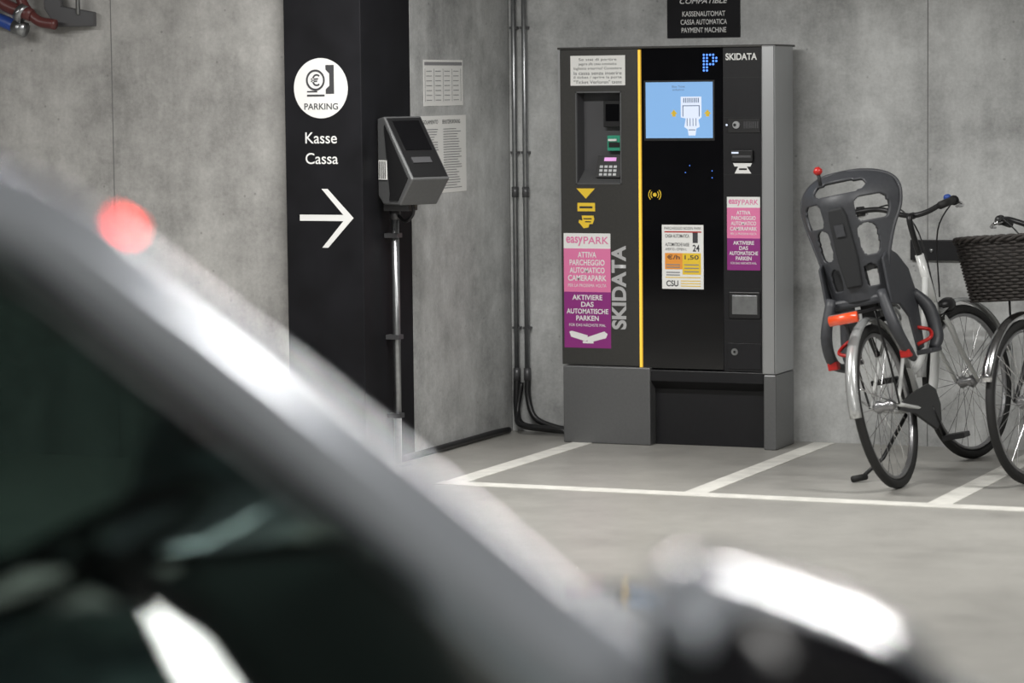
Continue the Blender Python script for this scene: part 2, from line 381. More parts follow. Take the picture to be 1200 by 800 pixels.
Vv,Ff=merge(parts); mk('led_letter',pm,Vv,Ff,M_blue)
for i,(a,b) in enumerate([(807,203),(812,195),(838,201),(838,209)]):
    disc('led_%d'%i,pm,(X(a),-.001,Z(b)),X_,Z_,.002,.001,M_blue,12)
disc('nfc_dot',pm,(X(771),-.0005,Z(229)),X_,Z_,.009,.001,M_yelp,20)
for i,(r0,r1) in enumerate([(.017,.021),(.028,.032)]):
    for sgn in (-1,1):
        v=[];n=10
        for k in range(n+1):
            an=(-.8+1.6*k/n); 
            for rr in (r0,r1): v.append((X(771)+sgn*rr*math.cos(an),-.0015,Z(229)+rr*math.sin(an)))
        mk('nfc_wave_%d_%d'%(i,sgn+1),pm,v,[(2*k,2*k+1,2*k+3,2*k+2) for k in range(n)],M_yelp)
R('tariff_notice',779,827.5,264,339,-.001,M_paper,.0015)
s=.0008
TX('tariff_t0','PARCHEGGIO BOZEN PARK',782,825,266.5,269.5,s,M_ink)
R('tariff_red',782,825,271.5,273,s-.0006,M_red,.0008)
TX('tariff_t1','CASSA AUTOMATICA',783,811,275,279,s,M_ink,off=.01)
TX('tariff_t2','AUTOMATISCHE KASSE',783,811,285,289,s,M_ink,off=.01)
TX('tariff_one','1',815,821,273,285,s,M_ink,off=.02)
TX('tariff_24','24',815,823,287,295,s,M_ink,off=.02)
TX('tariff_t3','APERTO / OFFEN h.',783,808,291,294,s,M_ink)
R('tariff_orange',782.5,803,297,316,s-.0006,M_org,.0008)
R('tariff_yellow',803,824.5,297,322,s-.0005,M_yelp,.0009)
TX('tariff_price','€/h 1,50',785,822,299,305,s+.001,M_ink,off=.01)
plates('tariff_rows',pm,(0,-s-.0002,0),X_,Z_,[(X(784),X(800),Z(y+1.2),Z(y)) for y in (310,313,319,322)]+[(X(805),X(822),Z(y+1.2),Z(y)) for y in (310,314,318)],.0009,M_inkg)
TX('tariff_csu','CSU',784,798,329,336,s,M_ink,off=.02)
plates('tariff_foot',pm,(0,-s,0),X_,Z_,[(X(801),X(824),Z(y+1),Z(y)) for y in (329,332,335)]+[(X(783),X(824),Z(326),Z(325))],.0006,M_yelp)
TX('logo_top','SKIDATA',854,890,65.5,73.5,.0006,M_white,off=.03)
R('coin_plate',857,893.5,141,157,.0006,M_dark,.004,.001)
disc('coin_knob',pm,(X(866.5),-.005,Z(148)),X_,Z_,.017,.006,M_silver,24)
disc('coin_knob_hole',pm,(X(865),-.0115,Z(148)),X_,Z_,.007,.001,M_dark,16)
plates('coin_grille',pm,(0,-.005,0),X_,Z_,[(X(875+k*2.2),X(876+k*2.2),Z(152),Z(144)) for k in range(8)],.001,M_recess)
disc('coin_led',pm,(X(855),-.001,Z(148)),X_,Z_,.005,.001,M_scrw,12)
B('ticket_slot',861,886,177,190,-.02,.0,M_dark,.004)
R('ticket_slot_led',863,884,183,185.5,.0205,M_recess,.001)
R('ticket_led',862,870,179,181,.0206,M_scrw,.0008)
poly('icon_receipt',pm,(0,-.0006,0),X_,Z_,[(X(a),Z(b)) for a,b in [(862,192),(884,192),(882,196),(878,196),(883,204),(864,204),(868,196),(864,196)]],.001,M_white)
R('icon_receipt_line',869,878,198,200,.0018,M_dark,.0005)
R('sticker2_white',855,893,231,243.5,.0006,M_white,.001)
R('sticker2_pink',855,893,243.5,279,.0006,M_pinkl,.001)
R('sticker2_purple',855,893,279,316,.0006,M_purp,.001)
s=.0017
TX('sticker2_easy','easy',857,871,234,241.5,s,M_pinkl,off=.02)
TX('sticker2_park','PARK',872,891,234,240,s,M_pinkl,off=.01)
for i,(l,w) in enumerate([('ATTIVA',16),('PARCHEGGIO',28),('AUTOMATICO',29),('CAMERAPARK',31)]):
    TX('sticker2_it_%d'%i,l,874-w/2,874+w/2,247+i*6.2,251.5+i*6.2,s,M_white,off=.018)
TX('sticker2_it_s','PER LA PROSSIMA VOLTA',859,889,272.5,275,s,M_white)
for i,(l,w) in enumerate([('AKTIVIERE',24),('DAS',10),('AUTOMATISCHE',33),('PARKEN',18)]):
    TX('sticker2_de_%d'%i,l,874-w/2,874+w/2,282+i*6,286.4+i*6,s,M_white,off=.018)
TX('sticker2_de_s','FÜR DAS NÄCHSTE MAL',859,889,306,309,s,M_white)
B('coin_return',857,893,341,372,-.008,.0,M_dark,.004)
B('coin_return_flap',861,890,345,367,-.0105,-.007,M_steel,.001)
R('lock_plate',855,893.5,401,431,.0006,M_mod,.003,.001)
disc('lock',pm,(X(863.5),-.004,Z(411)),X_,Z_,.016,.004,M_steel,20)
disc('lock_hole',pm,(X(863.5),-.0085,Z(411)),X_,Z_,.006,.001,M_dark,12)

# ------------------------------------------------------------------ sign above machine
ws=empty('wall_sign_payment',I4)
plate('sign_board',ws,(.415,-.0005,1.894),(.362,0,0),(0,0,.33),.006,M_black)
def sx(px): return .415+(px-785)*.362/85
for i,(l,a,b,z) in enumerate([('COMPATIBLE',800,856,2.055),('KASSENAUTOMAT',803,853,1.995),('CASSA AUTOMATICA',801,855,1.957),('PAYMENT MACHINE',802,854,1.919)]):
    txt('sign_text_%d'%i,ws,l,(sx(a),-.007,z-.001),(sx(b)-sx(a),0,0),(0,0,.024),M_white,off=.008,shear=.25 if i==0 else 0)

# ------------------------------------------------------------------ conduits in the corner
cp=empty('electrical_conduits',I4)
for i,x in enumerate([-.367,-.312]):
    tube('conduit_%d'%i,cp,[(x,-.022,.27),(x,-.022,CEIL-.002)],.013,M_steel)
    tube('conduit_sleeve_%d'%i,cp,[(x,-.022,1.14),(x,-.022,1.19)],.0175,M_gpipe)
    tube('conduit_end_%d'%i,cp,[(x,-.022,.25),(x,-.022,.31)],.018,M_gpipe)
    for z in (.5,1.35,1.95): box('conduit_clip_%d_%d'%(i,int(z*10)),cp,(x-.02,-.03,z),(x+.02,-.001,z+.012),M_gpipe)
tube('flex_cable_a',cp,[(-.367,-.022,.27),(-.367,-.03,.12),(-.33,-.06,.04),(-.2,-.09,.025),(-.05,-.10,.02)],.017,M_dark,smooth=8)
tube('flex_cable_b',cp,[(-.312,-.022,.27),(-.305,-.03,.16),(-.26,-.05,.07),(-.15,-.06,.03),(-.05,-.06,.02)],.015,M_dark,smooth=8)
tube('flex_cable_d',cp,[(-.34,-.03,.24),(-.35,-.06,.10),(-.30,-.14,.045),(-.1,-.17,.035),(-.05,-.17,.02)],.012,M_dark,smooth=8)
fc_=empty('floor_cable',I4)
tube('cable_run',fc_,[(-.36,-.15,.02),(-.377,-.3,.019),(-.377,-.6,.019),(-.377,-1.0,.019),(-.377,-1.35,.019)],.016,M_dark,smooth=8)

# ------------------------------------------------------------------ notices on the side wall
nt1=empty('wall_notice',I4)
ys=CX+.0005
def sd(name,y0,y1,z0,z1,d,m,par): return plate(name,par,(ys+d,y0,z0),(0,y1-y0,0),(0,0,z1-z0),.001,m)
sd('sheet',-1.00,-.56,1.59,1.80,0,M_paper,nt1)
sd('sheet_header',-.99,-.57,1.775,1.79,.001,M_inkg,nt1)
plates('sheet_rows',nt1,(ys+.0012,-1.00,1.58),(0,1,0),(0,0,1),[(.03+c*.1,.09+c*.1,.035+r_*.022,.038+r_*.022) for c in range(4) for r_ in range(7)]+[(.013+c*.1,.016+c*.1,.03,.18) for c in range(5)],.001,M_inkg)
nt2=empty('wall_notice',I4)
sd('sheet',-1.08,-.53,1.19,1.545,0,M_paper,nt2)
rows=[]
for c in range(2):
    for r_ in range(24):
        rows.append((.03+c*.26,.03+c*.26+random.uniform(.14,.21),.02+r_*.0118,.0232+r_*.0118))
plates('sheet_rows',nt2,(ys+.0012,-1.08,1.19),(0,1,0),(0,0,1),rows,.001,M_inkg)
txt('sheet_head_a',nt2,'REGOLAMENTO',(ys+.002,-1.05,1.508),(0,.2,0),(0,0,.018),M_ink)
txt('sheet_head_b',nt2,'BENUTZERORDNUNG',(ys+.002,-.80,1.508),(0,.2,0),(0,0,.018),M_ink)

# ------------------------------------------------------------------ small ticket terminal on pole
tk=empty('ticket_validator_terminal',T(CX,-1.50,1.165))
hd_=bpy.data.objects.new('terminal_head',None); bpy.context.collection.objects.link(hd_); hd_.parent=tk
hd_.matrix_local=T(.098,.055,0)@Matrix.Rotation(math.radians(-30),4,'Z')@T(-.045,-.085,0)
w=.20
prof=[(.0,.04),(.0,.375),(.05,.385),(.262,.115),(.165,.0),(.04,.0)]
oy=-.015
poly('housing',hd_,(0,w+oy,0),X_,Z_,prof,w,M_mgrey2,bevel=.006)
poly('cheek_inset',hd_,(0,oy-.001,0),X_,Z_,[(.095,.05),(.055,.34),(.062,.35),(.232,.12),(.155,.02),(.09,.02)],.003,M_dark)
sl=V3((.212,0,-.27)).normalized(); nn=V3((.27,0,.212)).normalized()
p0=V3((.05,oy,.385))+nn*.001
plate('bezel',hd_,p0+sl*.012+V3((0,.010,0)),sl*.32,V3((0,w-.020,0)),.003,M_dark)
plate('screen',hd_,p0+nn*.004+sl*.03+V3((0,.03,0)),sl*.16,V3((0,w-.06,0)),.002,M_glass)
plate('ticket_mouth',hd_,p0+nn*.004+sl*.23+V3((0,.04,0)),sl*.03,V3((0,w-.10,0)),.004,M_recess)
plate('cheek_label',hd_,(.012,oy-.003,.11),(.065,0,0),(0,0,.085),.001,M_paper)
plates('cheek_stripes',hd_,(.017,oy-.0041,.11),X_,Z_,[(.0+k*.014,.006+k*.014,.005,.08) for k in range(4)],.0006,M_dark)
box('bracket',tk,(.02,.02,-.03),(.14,.12,.004),M_gpipe,.003)
tube('pole',tk,[(.045,.085,.0),(.045,.085,-1.163)],.017,M_steel,seg=14)
tube('pole_collar',tk,[(.045,.085,-.03),(.045,.085,-.07)],.024,M_gpipe,seg=14)
for z in (-.15,-.6,-.95): box('pole_clip_%d'%int(-z*100),tk,(.003,.06,z),(.067,.11,z+.02),M_gpipe)
box('pole_foot',tk,(.005,.04,-1.1645),(.09,.13,-1.155),M_steel)
tube('terminal_cable',tk,[(.15,.04,.02),(.15,.05,-.04),(.11,.06,-.075),(.06,.08,-.05)],.008,M_dark,smooth=6)

# ------------------------------------------------------------------ pipework at upper left
pw=empty('sprinkler_pipework',I4)
yb=-1.63
tube('blue_pipe',pw,[(-2.9,yb,2.16),(-2.30,yb,2.02),(-2.14,yb,1.965)],.03,M_bluet,smooth=4)
tube('red_pipe_a',pw,[(-2.45,yb-.03,2.3),(-2.22,yb-.03,2.09),(-2.05,yb-.03,2.02)],.03,M_rpipe,smooth=5)
tube('red_elbow',pw,[(-2.12,yb-.02,2.3),(-2.11,yb-.02,2.1),(-2.03,yb-.02,2.0),(-1.93,yb-.02,1.975)],.024,M_rpipe,smooth=6)
for i,(x,z) in enumerate([(-2.25,2.10),(-2.10,2.03)]):
    tube('flange_%d'%i,pw,[(x-.012,yb-.03,z+.008),(x+.012,yb-.03,z-.008)],.045,M_steel,seg=16)
poly('bracket_arm',pw,(0,yb+.06,0),X_,Z_,[(-2.02,2.3),(-1.95,2.3),(-1.93,2.06),(-1.76,2.03),(-1.76,1.965),(-1.96,1.965),(-2.02,2.05)],.03,M_gpipe,bevel=.005)
tube('pipe_end',pw,[(-2.16,yb,1.972),(-2.10,yb,1.955)],.034,M_steel,seg=16)
tube('drop_rod',pw,[(-1.84,yb+.03,2.02),(-1.84,yb+.03,CEIL-.002)],.01,M_steel)
tube('wall_stub',pw,[(-1.80,yb+.04,2.0),(-1.80,-1.551,2.0)],.02,M_gpipe)
tube('hanger',pw,[(-2.3,yb,2.03),(-2.3,yb,CEIL-.002)],.008,M_steel)

# ------------------------------------------------------------------ bicycles
ex=V3((1,0,0));ey=V3((0,1,0));ez=V3((0,0,1))
def wheel(par,tag,c,R_,xf,guard=None):
    c=V3(c)
    v,f=torusv(c,R_-.019,.019,ex,ez,ey,72,10); mk(tag+'_tire',par,v,f,M_rubber,True,xf)
    v,f=torusv(c,R_-.045,.009,ex,ez,ey,72,8,rz=.012); mk(tag+'_rim',par,v,f,M_alu,True,xf)
    parts=[]
    for i in range(32):
        a=2*math.pi*i/32; s=1 if i%2 else -1; a2=a+(.35 if (i//2)%2 else -.35)
        p=c+(ex*math.cos(a)+ez*math.sin(a))*(R_-.045); q=c+(ex*math.cos(a2)+ez*math.sin(a2))*.025+ey*.028*s
        parts.append(sweepv([p,q],.0014,4))
    V,F=merge(parts); mk(tag+'_spokes',par,V,F,M_chrome,False,xf)
    tube(tag+'_hub',par,[c-ey*.05,c-ey*.028,c,c+ey*.028,c+ey*.05],[.012,.03,.018,.03,.012],M_alu,12,xf=xf)
def fender(par,tag,c,R_,a0,a1,m,xf,w=.026):
    c=V3(c);v=[];f=[];n=30;q=7
    for i in range(n+1):
        a=math.radians(a0+(a1-a0)*i/n); d=ex*math.cos(a)+ez*math.sin(a)
        for k in range(q):
            b=-1+2*k/(q-1); v.append(c+d*(R_+.016*(1-b*b))+ey*w*b)
    for i in range(n):
        for k in range(q-1): f.append((i*q+k,i*q+k+1,(i+1)*q+k+1,(i+1)*q+k))
    o=mk(tag,par,v,f,m,True,xf); s=o.modifiers.new('s','SOLIDIFY'); s.thickness=.002
def bike(name,mw,steer,frame_m,fend_m,rise=.15,bell=True):
    par=empty(name,mw); R_=.345
    ra=V3((0,0,R_)); fa=V3((1.07,0,R_)); bb=V3((.44,0,.29))
    ht=V3((.815,0,.93)); hb=V3((.885,0,.68)); axis=(ht-hb).normalized()
    rot=Matrix.Translation(ht)@Matrix.Rotation(steer,4,axis)@Matrix.Translation(-ht)
    xs=lambda p: rot@V3(p)
    wheel(par,'rear_wheel',ra,R_,None); wheel(par,'front_wheel',fa,R_,xs)
    fender(par,'rear_fender',ra,R_+.018,20,182,fend_m,None)
    fender(par,'front_fender',fa,R_+.018,15,170,fend_m,xs)
    tube('head_tube',par,[hb-axis*.01,ht+axis*.01],.02,frame_m,14)
    tube('down_tube',par,[hb+axis*.04,(.80,0,.55),(.66,0,.37),(.52,0,.30),bb],.021,frame_m,12,6)
    tube('upper_tube',par,[hb+axis*.17,(.76,0,.72),(.62,0,.53),(.48,0,.46),(.395,0,.45)],.016,frame_m,12,6)
    tube('seat_tube',par,[bb,(.31,0,.74)],.017,frame_m,12)
    tube('seat_post',par,[(.315,0,.72),(.275,0,.90)],.0135,M_chrome,12)
    tube('bb_shell',par,[bb-ey*.04,bb+ey*.04],.026,frame_m,14)
    for s in (-1,1):
        tube('chain_stay_%d'%(s+1),par,[bb+ey*.03*s,(.25,.05*s,.305),ra+ey*.06*s],.010,frame_m,8,4)
        tube('seat_stay_%d'%(s+1),par,[(.325,.02*s,.68),(.22,.05*s,.56),ra+ey*.06*s],.008,frame_m,8,4)
        tube('fork_%d'%(s+1),par,[hb-axis*.02+ey*.03*s,hb-axis*.08+ey*.055*s,V3((.96,.056*s,.5)),fa+ey*.056*s],[.014,.014,.012,.009],frame_m,10,5,xf=xs)
        tube('rack_stay_%d'%(s+1),par,[ra+ey*.065*s,(-.03,.07*s,.5),(-.08,.065*s,.745)],.005,M_dark,8,4)
        tube('rack_rail_%d'%(s+1),par,[(.30,.04*s,.73),(.15,.065*s,.75),(-.22,.065*s,.75),(-.27,.03*s,.75)],.0065,M_dark,8,5)
        tube('rear_fender_stay_%d'%(s+1),par,[ra+ey*.06*s,ra+V3((-.34,.03*s,.1))],.0025,M_chrome,6)
        tube('front_fender_stay_%d'%(s+1),par,[fa+ey*.06*s,fa+V3((.30,.03*s,.2))],.0025,M_chrome,6,xf=xs)
        cr=bb+V3((.165*.5*s,.055*-s,-.145*s))
        tube('crank_%d'%(s+1),par,[bb+ey*.05*-s,cr],.010,M_dark,8)
        box('pedal_%d'%(s+1),par,(cr.x-.045,min(cr.y,cr.y-.1*s),cr.z-.012),(cr.x+.045,max(cr.y,cr.y-.1*s),cr.z+.012),M_dark,.005)
    tube('fork_crown',par,[hb-axis*.03-ey*.045,hb-axis*.03+ey*.045],.017,M_dark,10,xf=xs)
    for k in range(4): tube('rack_cross_%d'%k,par,[(-.2+k*.13,-.065,.75),(-.2+k*.13,.065,.75)],.005,M_dark,8)
    tube('stem',par,[ht,ht+axis*(rise-.02),ht+axis*rise+ex*.04],[.013,.013,.016],M_dark,12,4,xf=xs)
    hc=ht+axis*rise+ex*.04
    L=[hc+V3((-.20,.29,.035)),hc+V3((-.10,.27,.045)),hc+V3((.0,.18,.045)),hc+V3((.01,.07,.01)),hc]
    Rr=[V3((p.x,-p.y,p.z)) for p in L[:-1]][::-1]
    tube('handlebar',par,L+Rr,.012,M_dark,12,6,xf=xs)
    for s in (-1,1):
        g=[hc+V3((-.22,.292*s,.034)),hc+V3((-.16,.283*s,.041)),hc+V3((-.09,.268*s,.046))]
        tube('grip_%d'%(s+1),par,g,.0175,M_rubber,12,xf=xs)
        tube('brake_lever_%d'%(s+1),par,[hc+V3((-.04,.23*s,.045)),hc+V3((0,.25*s,.03)),hc+V3((-.06,.30*s,.02)),hc+V3((-.15,.325*s,.02))],[.012,.008,.006,.005],M_chrome,8,4,xf=xs)
        tube('brake_cable_%d'%(s+1),par,[hc+V3((-.02,.22*s,.045)),hc+V3((.10,.16*s,.05)),hc+V3((.10,.05*s,-.08)),hb+V3((.03,.01*s,.06))],.0035,M_dark,6,6,xf=xs)
        tube('shifter_%d'%(s+1),par,[hc+V3((-.055,.255*s,.046)),hc+V3((-.03,.235*s,.046))],.022,M_dark,12,xf=xs)
    if bell: tube('bell',par,[hc+V3((-.02,-.20,.055)),hc+V3((-.02,-.20,.07)),hc+V3((-.02,-.20,.076))],[.018,.016,.006],M_bluet,14,xf=xs)
    sv=[];sf=[];secs=[(.14,.02,.0),(.08,.03,.012),(.0,.045,.015),(-.07,.085,.02),(-.12,.09,.024),(-.15,.05,.015)]
    for (x,wd,h) in secs:
        for k in range(12):
            a=2*math.pi*k/12; sv.append((.27+x,wd*math.cos(a),.925+h+(.02 if math.sin(a)>0 else .03)*math.sin(a)))
    for i in range(len(secs)-1):
        for k in range(12): sf.append((i*12+k,i*12+(k+1)%12,(i+1)*12+(k+1)%12,(i+1)*12+k))
    sf+=[tuple(range(12)),tuple(range(60,72))[::-1]]
    mk('saddle',par,sv,sf,M_rubber,True)
    v,f=torusv(bb-ey*.05,.085,.006,ex,ez,ey,40,6); mk('chainring',par,v,f,M_dark,True)
    poly('chain_guard',par,(0,-.045,0),ex,ez,[(.02,.335),(.2,.37),(.44,.39),(.52,.36),(.55,.29),(.52,.22),(.44,.19),(.2,.285),(.02,.32)],.012,M_dark,.003)
    tube('lamp',par,[hb+V3((.04,0,.02)),hb+V3((.09,0,.02)),hb+V3((.12,0,.02))],[.02,.034,.032],M_dark,14,xf=xs)
    tube('lamp_lens',par,[hb+V3((.12,0,.02)),hb+V3((.124,0,.02))],.029,M_white,14,xf=xs)
    tube('rear_reflector',par,[(-.285,-.06,.735),(-.285,.06,.735)],.022,M_refl,12)  # bicycle reflector, glowing slightly through its material
    box('reflector_back',par,(-.28,-.06,.72),(-.262,.06,.76),M_dark,.003)
    return par,xs,hc
H1=math.radians(90-3.0)
lean1=math.radians(-11.5)
b1,xs1,hc1=bike('bicycle',T(1.945,-1.42,0)@Matrix.Rotation(H1,4,'Z')@Matrix.Rotation(lean1,4,'X'),math.radians(-16),M_bwhite,M_bfend,.19)
tube('kickstand',b1,[(.36,.04,.28),(.22,.13,.12),(.12,.21,.056)],.009,M_dark,8)
tube('kickstand_foot',b1,[(.14,.19,.06),(.08,.23,.062)],.014,M_rubber,8)
tube('ring_lock',b1,[(.20,-.06,.55),(.16,-.06,.66),(.20,0,.70),(.16,.06,.66),(.20,.06,.55)],.012,M_dark,8,5)
cs=empty('child_bicycle_seat',b1.matrix_world@T(-.06,0,.79))
def hw(z):
    ks=[(0,.12),(.08,.13),(.18,.15),(.28,.18),(.36,.21),(.43,.218),(.48,.198),(.515,.148),(.535,.065),(.54,.0)]
    for (a,b),(c,d) in zip(ks,ks[1:]):
        if a<=z<=c: return b+(d-b)*(z-a)/(c-a)
    return 0
def inellipse(y,z,cy,cz,ry,rz,p=4): return (abs((y-cy)/ry)**p+abs((z-cz)/rz)**p)<1
def hole(y,z):
    y=abs(y)
    if inellipse(y,z,0,.475,.11,.024): return True
    if inellipse(y,z,.125,.375,.052,.050): return True
    if inellipse(y,z,.095,.25,.032,.062): return True
    if inellipse(y,z,.075,.10,.024,.045): return True
    return False
NY=64;NZ=84;v=[];idx={};f=[]
def shell_pt(y,z):
    fwd_=.9*y*y*(1+z) + (.05*((z-.40)/.14)**2 if z>.40 else 0)
    lean=-.16*z
    return V3((lean+fwd_*3.2,-y,z))
def vid(i,j):
    if (i,j) not in idx:
        z=.54*j/NZ; wdt=max(hw(z),.012); y=-wdt+2*wdt*i/NY
        idx[(i,j)]=len(v); v.append(shell_pt(y,z))
    return idx[(i,j)]
for i in range(NY):
    for j in range(NZ):
        z=.54*(j+.5)/NZ; wdt=max(hw(z),.012); y=-wdt+2*wdt*(i+.5)/NY
        if hole(y,z): continue
        f.append((vid(i,j),vid(i+1,j),vid(i+1,j+1),vid(i,j+1)))
o=mk('back_shell',cs,v,f,M_seat,True)
mo=o.modifiers.new('sm','SMOOTH'); mo.iterations=4; mo.factor=.5
mo=o.modifiers.new('s','SOLIDIFY'); mo.thickness=.012; mo.offset=0
rim=[shell_pt(-hw(z),z) for z in [0,.08,.18,.28,.36,.43,.48,.515,.535]]+[shell_pt(hw(z),z) for z in [.535,.515,.48,.43,.36,.28,.18,.08,0]]
tube('shell_rim',cs,rim,.010,M_seat,8,4)
poly('spine_block',cs,shell_pt(0,.0)+V3((-.03,0,.06)),(0,-1,0),V3((-.158,0,.987)),[(-.035,0),(.035,0),(.045,.12),(.04,.30),(.03,.34),(-.03,.34),(-.04,.30),(-.045,.12)],-.03,M_seat2,.008)
poly('spine_label',cs,shell_pt(0,.0)+V3((-.034,0,.06)),(0,-1,0),V3((-.158,0,.987)),[(-.02,.22),(.02,.22),(.02,.27),(-.02,.27)],.001,M_seat)
v=[];f=[];n=16
for j in range(13):
    z=.03+.42*j/12
    for i in range(n+1):
        y=-.13+.26*i/n; p=shell_pt(y,z)+V3((.03,0,0)); v.append(p)
for j in range(12):
    for i in range(n): f.append((j*(n+1)+i,j*(n+1)+i+1,(j+1)*(n+1)+i+1,(j+1)*(n+1)+i))
f=[q for k,q in enumerate(f) if (k//n) in (0,1,2,3,4,5,6,7) and 5<=k%n<=10]
o=mk('cushion_back',cs,v,f,M_seat2,True); mo=o.modifiers.new('s','SOLIDIFY'); mo.thickness=.02
box('seat_pan',cs,(.0,-.12,-.02),(.24,.12,.02),M_seat,.012)
box('seat_cushion',cs,(.03,-.10,.02),(.22,.10,.04),M_seat2,.01)
for s in (-1,1):
    y=.14*s
    O=(0,y+.006,0)
    poly('side_wing_%d'%(s+1),cs,O,ex,ez,[(-.02,-.03),(-.02,.16),(.06,.20),(.16,.17),(.27,.10),(.31,.0),(.30,-.12),(.28,-.24),(.20,-.25),(.17,-.10),(.08,-.04)],.012,M_seat,.005)
    box('foot_rest_%d'%(s+1),cs,(.17,min(y,y+.07*s),-.265),(.31,max(y,y+.07*s),-.245),M_seat,.006)
    tube('leg_guard_%d'%(s+1),cs,[(.28,y,-.0),(.31,y+.045*s,-.08),(.30,y+.06*s,-.2),(.26,y+.05*s,-.25)],[.02,.03,.03,.02],M_seat,10,5)
    tube('foot_strap_%d'%(s+1),cs,[(.24,y,-.15),(.25,y+.05*s,-.17),(.20,y+.065*s,-.2),(.18,y+.01*s,-.22)],.008,M_red,8,5)
    tube('rear_leg_bar_%d'%(s+1),cs,[(-.03,.11*s,.03),(-.06,.15*s,-.12),(.0,.165*s,-.23),(.10,.15*s,-.27)],[.022,.026,.024,.016],M_seat,8,5)
    box('red_foot_clip_%d'%(s+1),cs,(-.03,y+.02*s-.022,-.26),(.01,y+.02*s+.022,-.225),M_red,.006)
tube('red_button',cs,[(-.07,.045,.545),(-.07,.045,.555),(-.07,.045,.565),(-.07,.045,.578)],[.010,.019,.019,.008],M_red,12)
tube('button_stalk',cs,[(-.07,.045,.50),(-.07,.045,.555)],.008,M_seat2,8)
box('mount_block',cs,(.10,-.04,-.08),(.22,.04,-.01),M_dark,.008)
tube('mount_bow',cs,[(.05,.05,-.045),(.25,.05,-.05),(.38,.03,-.10),(.39,0,-.12),(.38,-.03,-.10),(.25,-.05,-.05),(.05,-.05,-.045)],.006,M_steel,8,5)

# second bicycle with basket
H2=math.radians(-125)
hd=V3((math.cos(H2),math.sin(H2),0))
fc=V3((2.43,-1.15,0)); rc=fc-hd*1.07
b2,xs2,hc2=bike('bicycle',T(rc.x,rc.y,0)@Matrix.Rotation(H2,4,'Z')@Matrix.Rotation(math.radians(11),4,'X'),math.radians(22),M_dark,M_chrome,.15,False)
tube('kickstand',b2,[(.36,-.04,.28),(.25,-.13,.12),(.18,-.19,.05)],.009,M_dark,8)
bk=empty('wicker_basket',b2.matrix_world)
bc=hc2+V3((.22,-.05,-.05))
def bpt(a,h,off=0):
    rx=.125+.04*h/.25+off; ry=.185+.055*h/.25+off; p=2.6
    c,s=math.cos(a),math.sin(a); k=(abs(c)**p+abs(s)**p)**(-1/p)
    return bc+V3((c*k*rx,s*k*ry,h-.25))
parts=[]
for k in range(20):
    h=.25*k/19
    pts=[bpt(2*math.pi*i/96,h,.005*math.sin(i*math.pi/2+k*math.pi)) for i in range(96)]
    parts.append(sweepv(pts,.0065,5,True))
for i in range(48):
    a=2*math.pi*i/48; parts.append(sweepv([bpt(a,0),bpt(a,.25)],.004,5))
V,F=merge(parts); mk('weave',bk,V,F,M_wick,True,xs2)
parts=[]
for ph in (0,2.09,4.18):
    pts=[]
    for i in range(144):
        a=2*math.pi*i/144; q=bpt(a,.255,.009*math.cos(i*.52+ph)); q.z+=.009*math.sin(i*.52+ph); pts.append(q)
    parts.append(sweepv(pts,.008,6,True))
V,F=merge(parts); mk('rim_braid',bk,V,F,M_wick,True,xs2)
mk('bottom',bk,[bpt(2*math.pi*i/48,.004) for i in range(48)],[tuple(range(48))],M_wick,False,xs2)
for s in (-1,1):
    tube('basket_bracket_%d'%(s+1),bk,[hc2+V3((0,.07*s,0)),bc+V3((-.13,.07*s+.03,-.02))],.006,M_steel,8,xf=xs2)
    tube('basket_strut_%d'%(s+1),bk,[bc+V3((0,.06*s+.03,-.25)),V3((1.07,.06*s,.36))],.005,M_steel,8,xf=xs2)
wg=empty('wall_guard_rail',I4)
box('guard_board',wg,(1.60,-.02,.86),(3.4,-.0005,.955),M_mod,.004)
for x in (1.7,2.5,3.3): tube('guard_bolt_%d'%int(x*10),wg,[(x,-.018,.907),(x,-.026,.907)],.01,M_steel,10)

# ------------------------------------------------------------------ camera frame constants
th=math.radians(23.0)
fwd=V3((-math.sin(th),math.cos(th),0)); rgt=V3((math.cos(th),math.sin(th),0))
CAM=V3((5.27,-13.361,1.68))
# ------------------------------------------------------------------ parked car
al=math.radians(12)
carY=fwd*math.cos(al)-rgt*math.sin(al)
cp0=V3((CAM.x,CAM.y,0))+fwd*2.6-rgt*.446+carY*.60
car=empty('silver_car',T(cp0.x,cp0.y,0)@Matrix.Rotation(th+al,4,'Z'))
secs=[(-2.52,.60,.72,.62),(-2.48,.74,.95,.88),(-2.3,.82,1.05,1.02),(-1.7,.87,1.06,1.04),(-.9,.88,1.05,1.03),(-.2,.88,1.04,1.02),(.55,.88,1.04,1.0),(.70,.87,1.045,.99),(.85,.865,1.045,.985),(1.0,.86,1.02,.96),(1.15,.845,.975,.92),(1.3,.82,.905,.85),(1.45,.77,.81,.76),(1.56,.70,.68,.64),(1.62,.60,.5,.48)]
v=[];f=[];q=None
for (x,w_,zt,zs) in secs:
    half=[(0,zt),(.3*w_,zt-.004),(.58*w_,zt-.014),(.78*w_,zt-.03),(.90*w_,zs-.02),(.97*w_,zs-.08),(w_,zs-.2),(w_,.55),(.985*w_,.38),(.93*w_,.25),(0,.22)]
    half=[(a,min(b,zt) if b>.25 else b) for a,b in half]
    half=[(a,max(b,.22)) for a,b in half]
    ring=half+[(-a,b) for a,b in half[1:-1]][::-1]
    q=len(ring)
    v+=[(x,a,b) for a,b in ring]
for i in range(len(secs)-1):
    for k in range(q): f.append((i*q+k,(i+1)*q+k,(i+1)*q+(k+1)%q,i*q+(k+1)%q))
f+=[tuple(range(q)),tuple(range((len(secs)-1)*q,len(secs)*q))[::-1]]
o=mk('body',car,v,f,M_car,True); mo=o.modifiers.new('sub','SUBSURF'); mo.levels=2; mo.render_levels=2
v=[];f=[];nx_=12;ny_=12
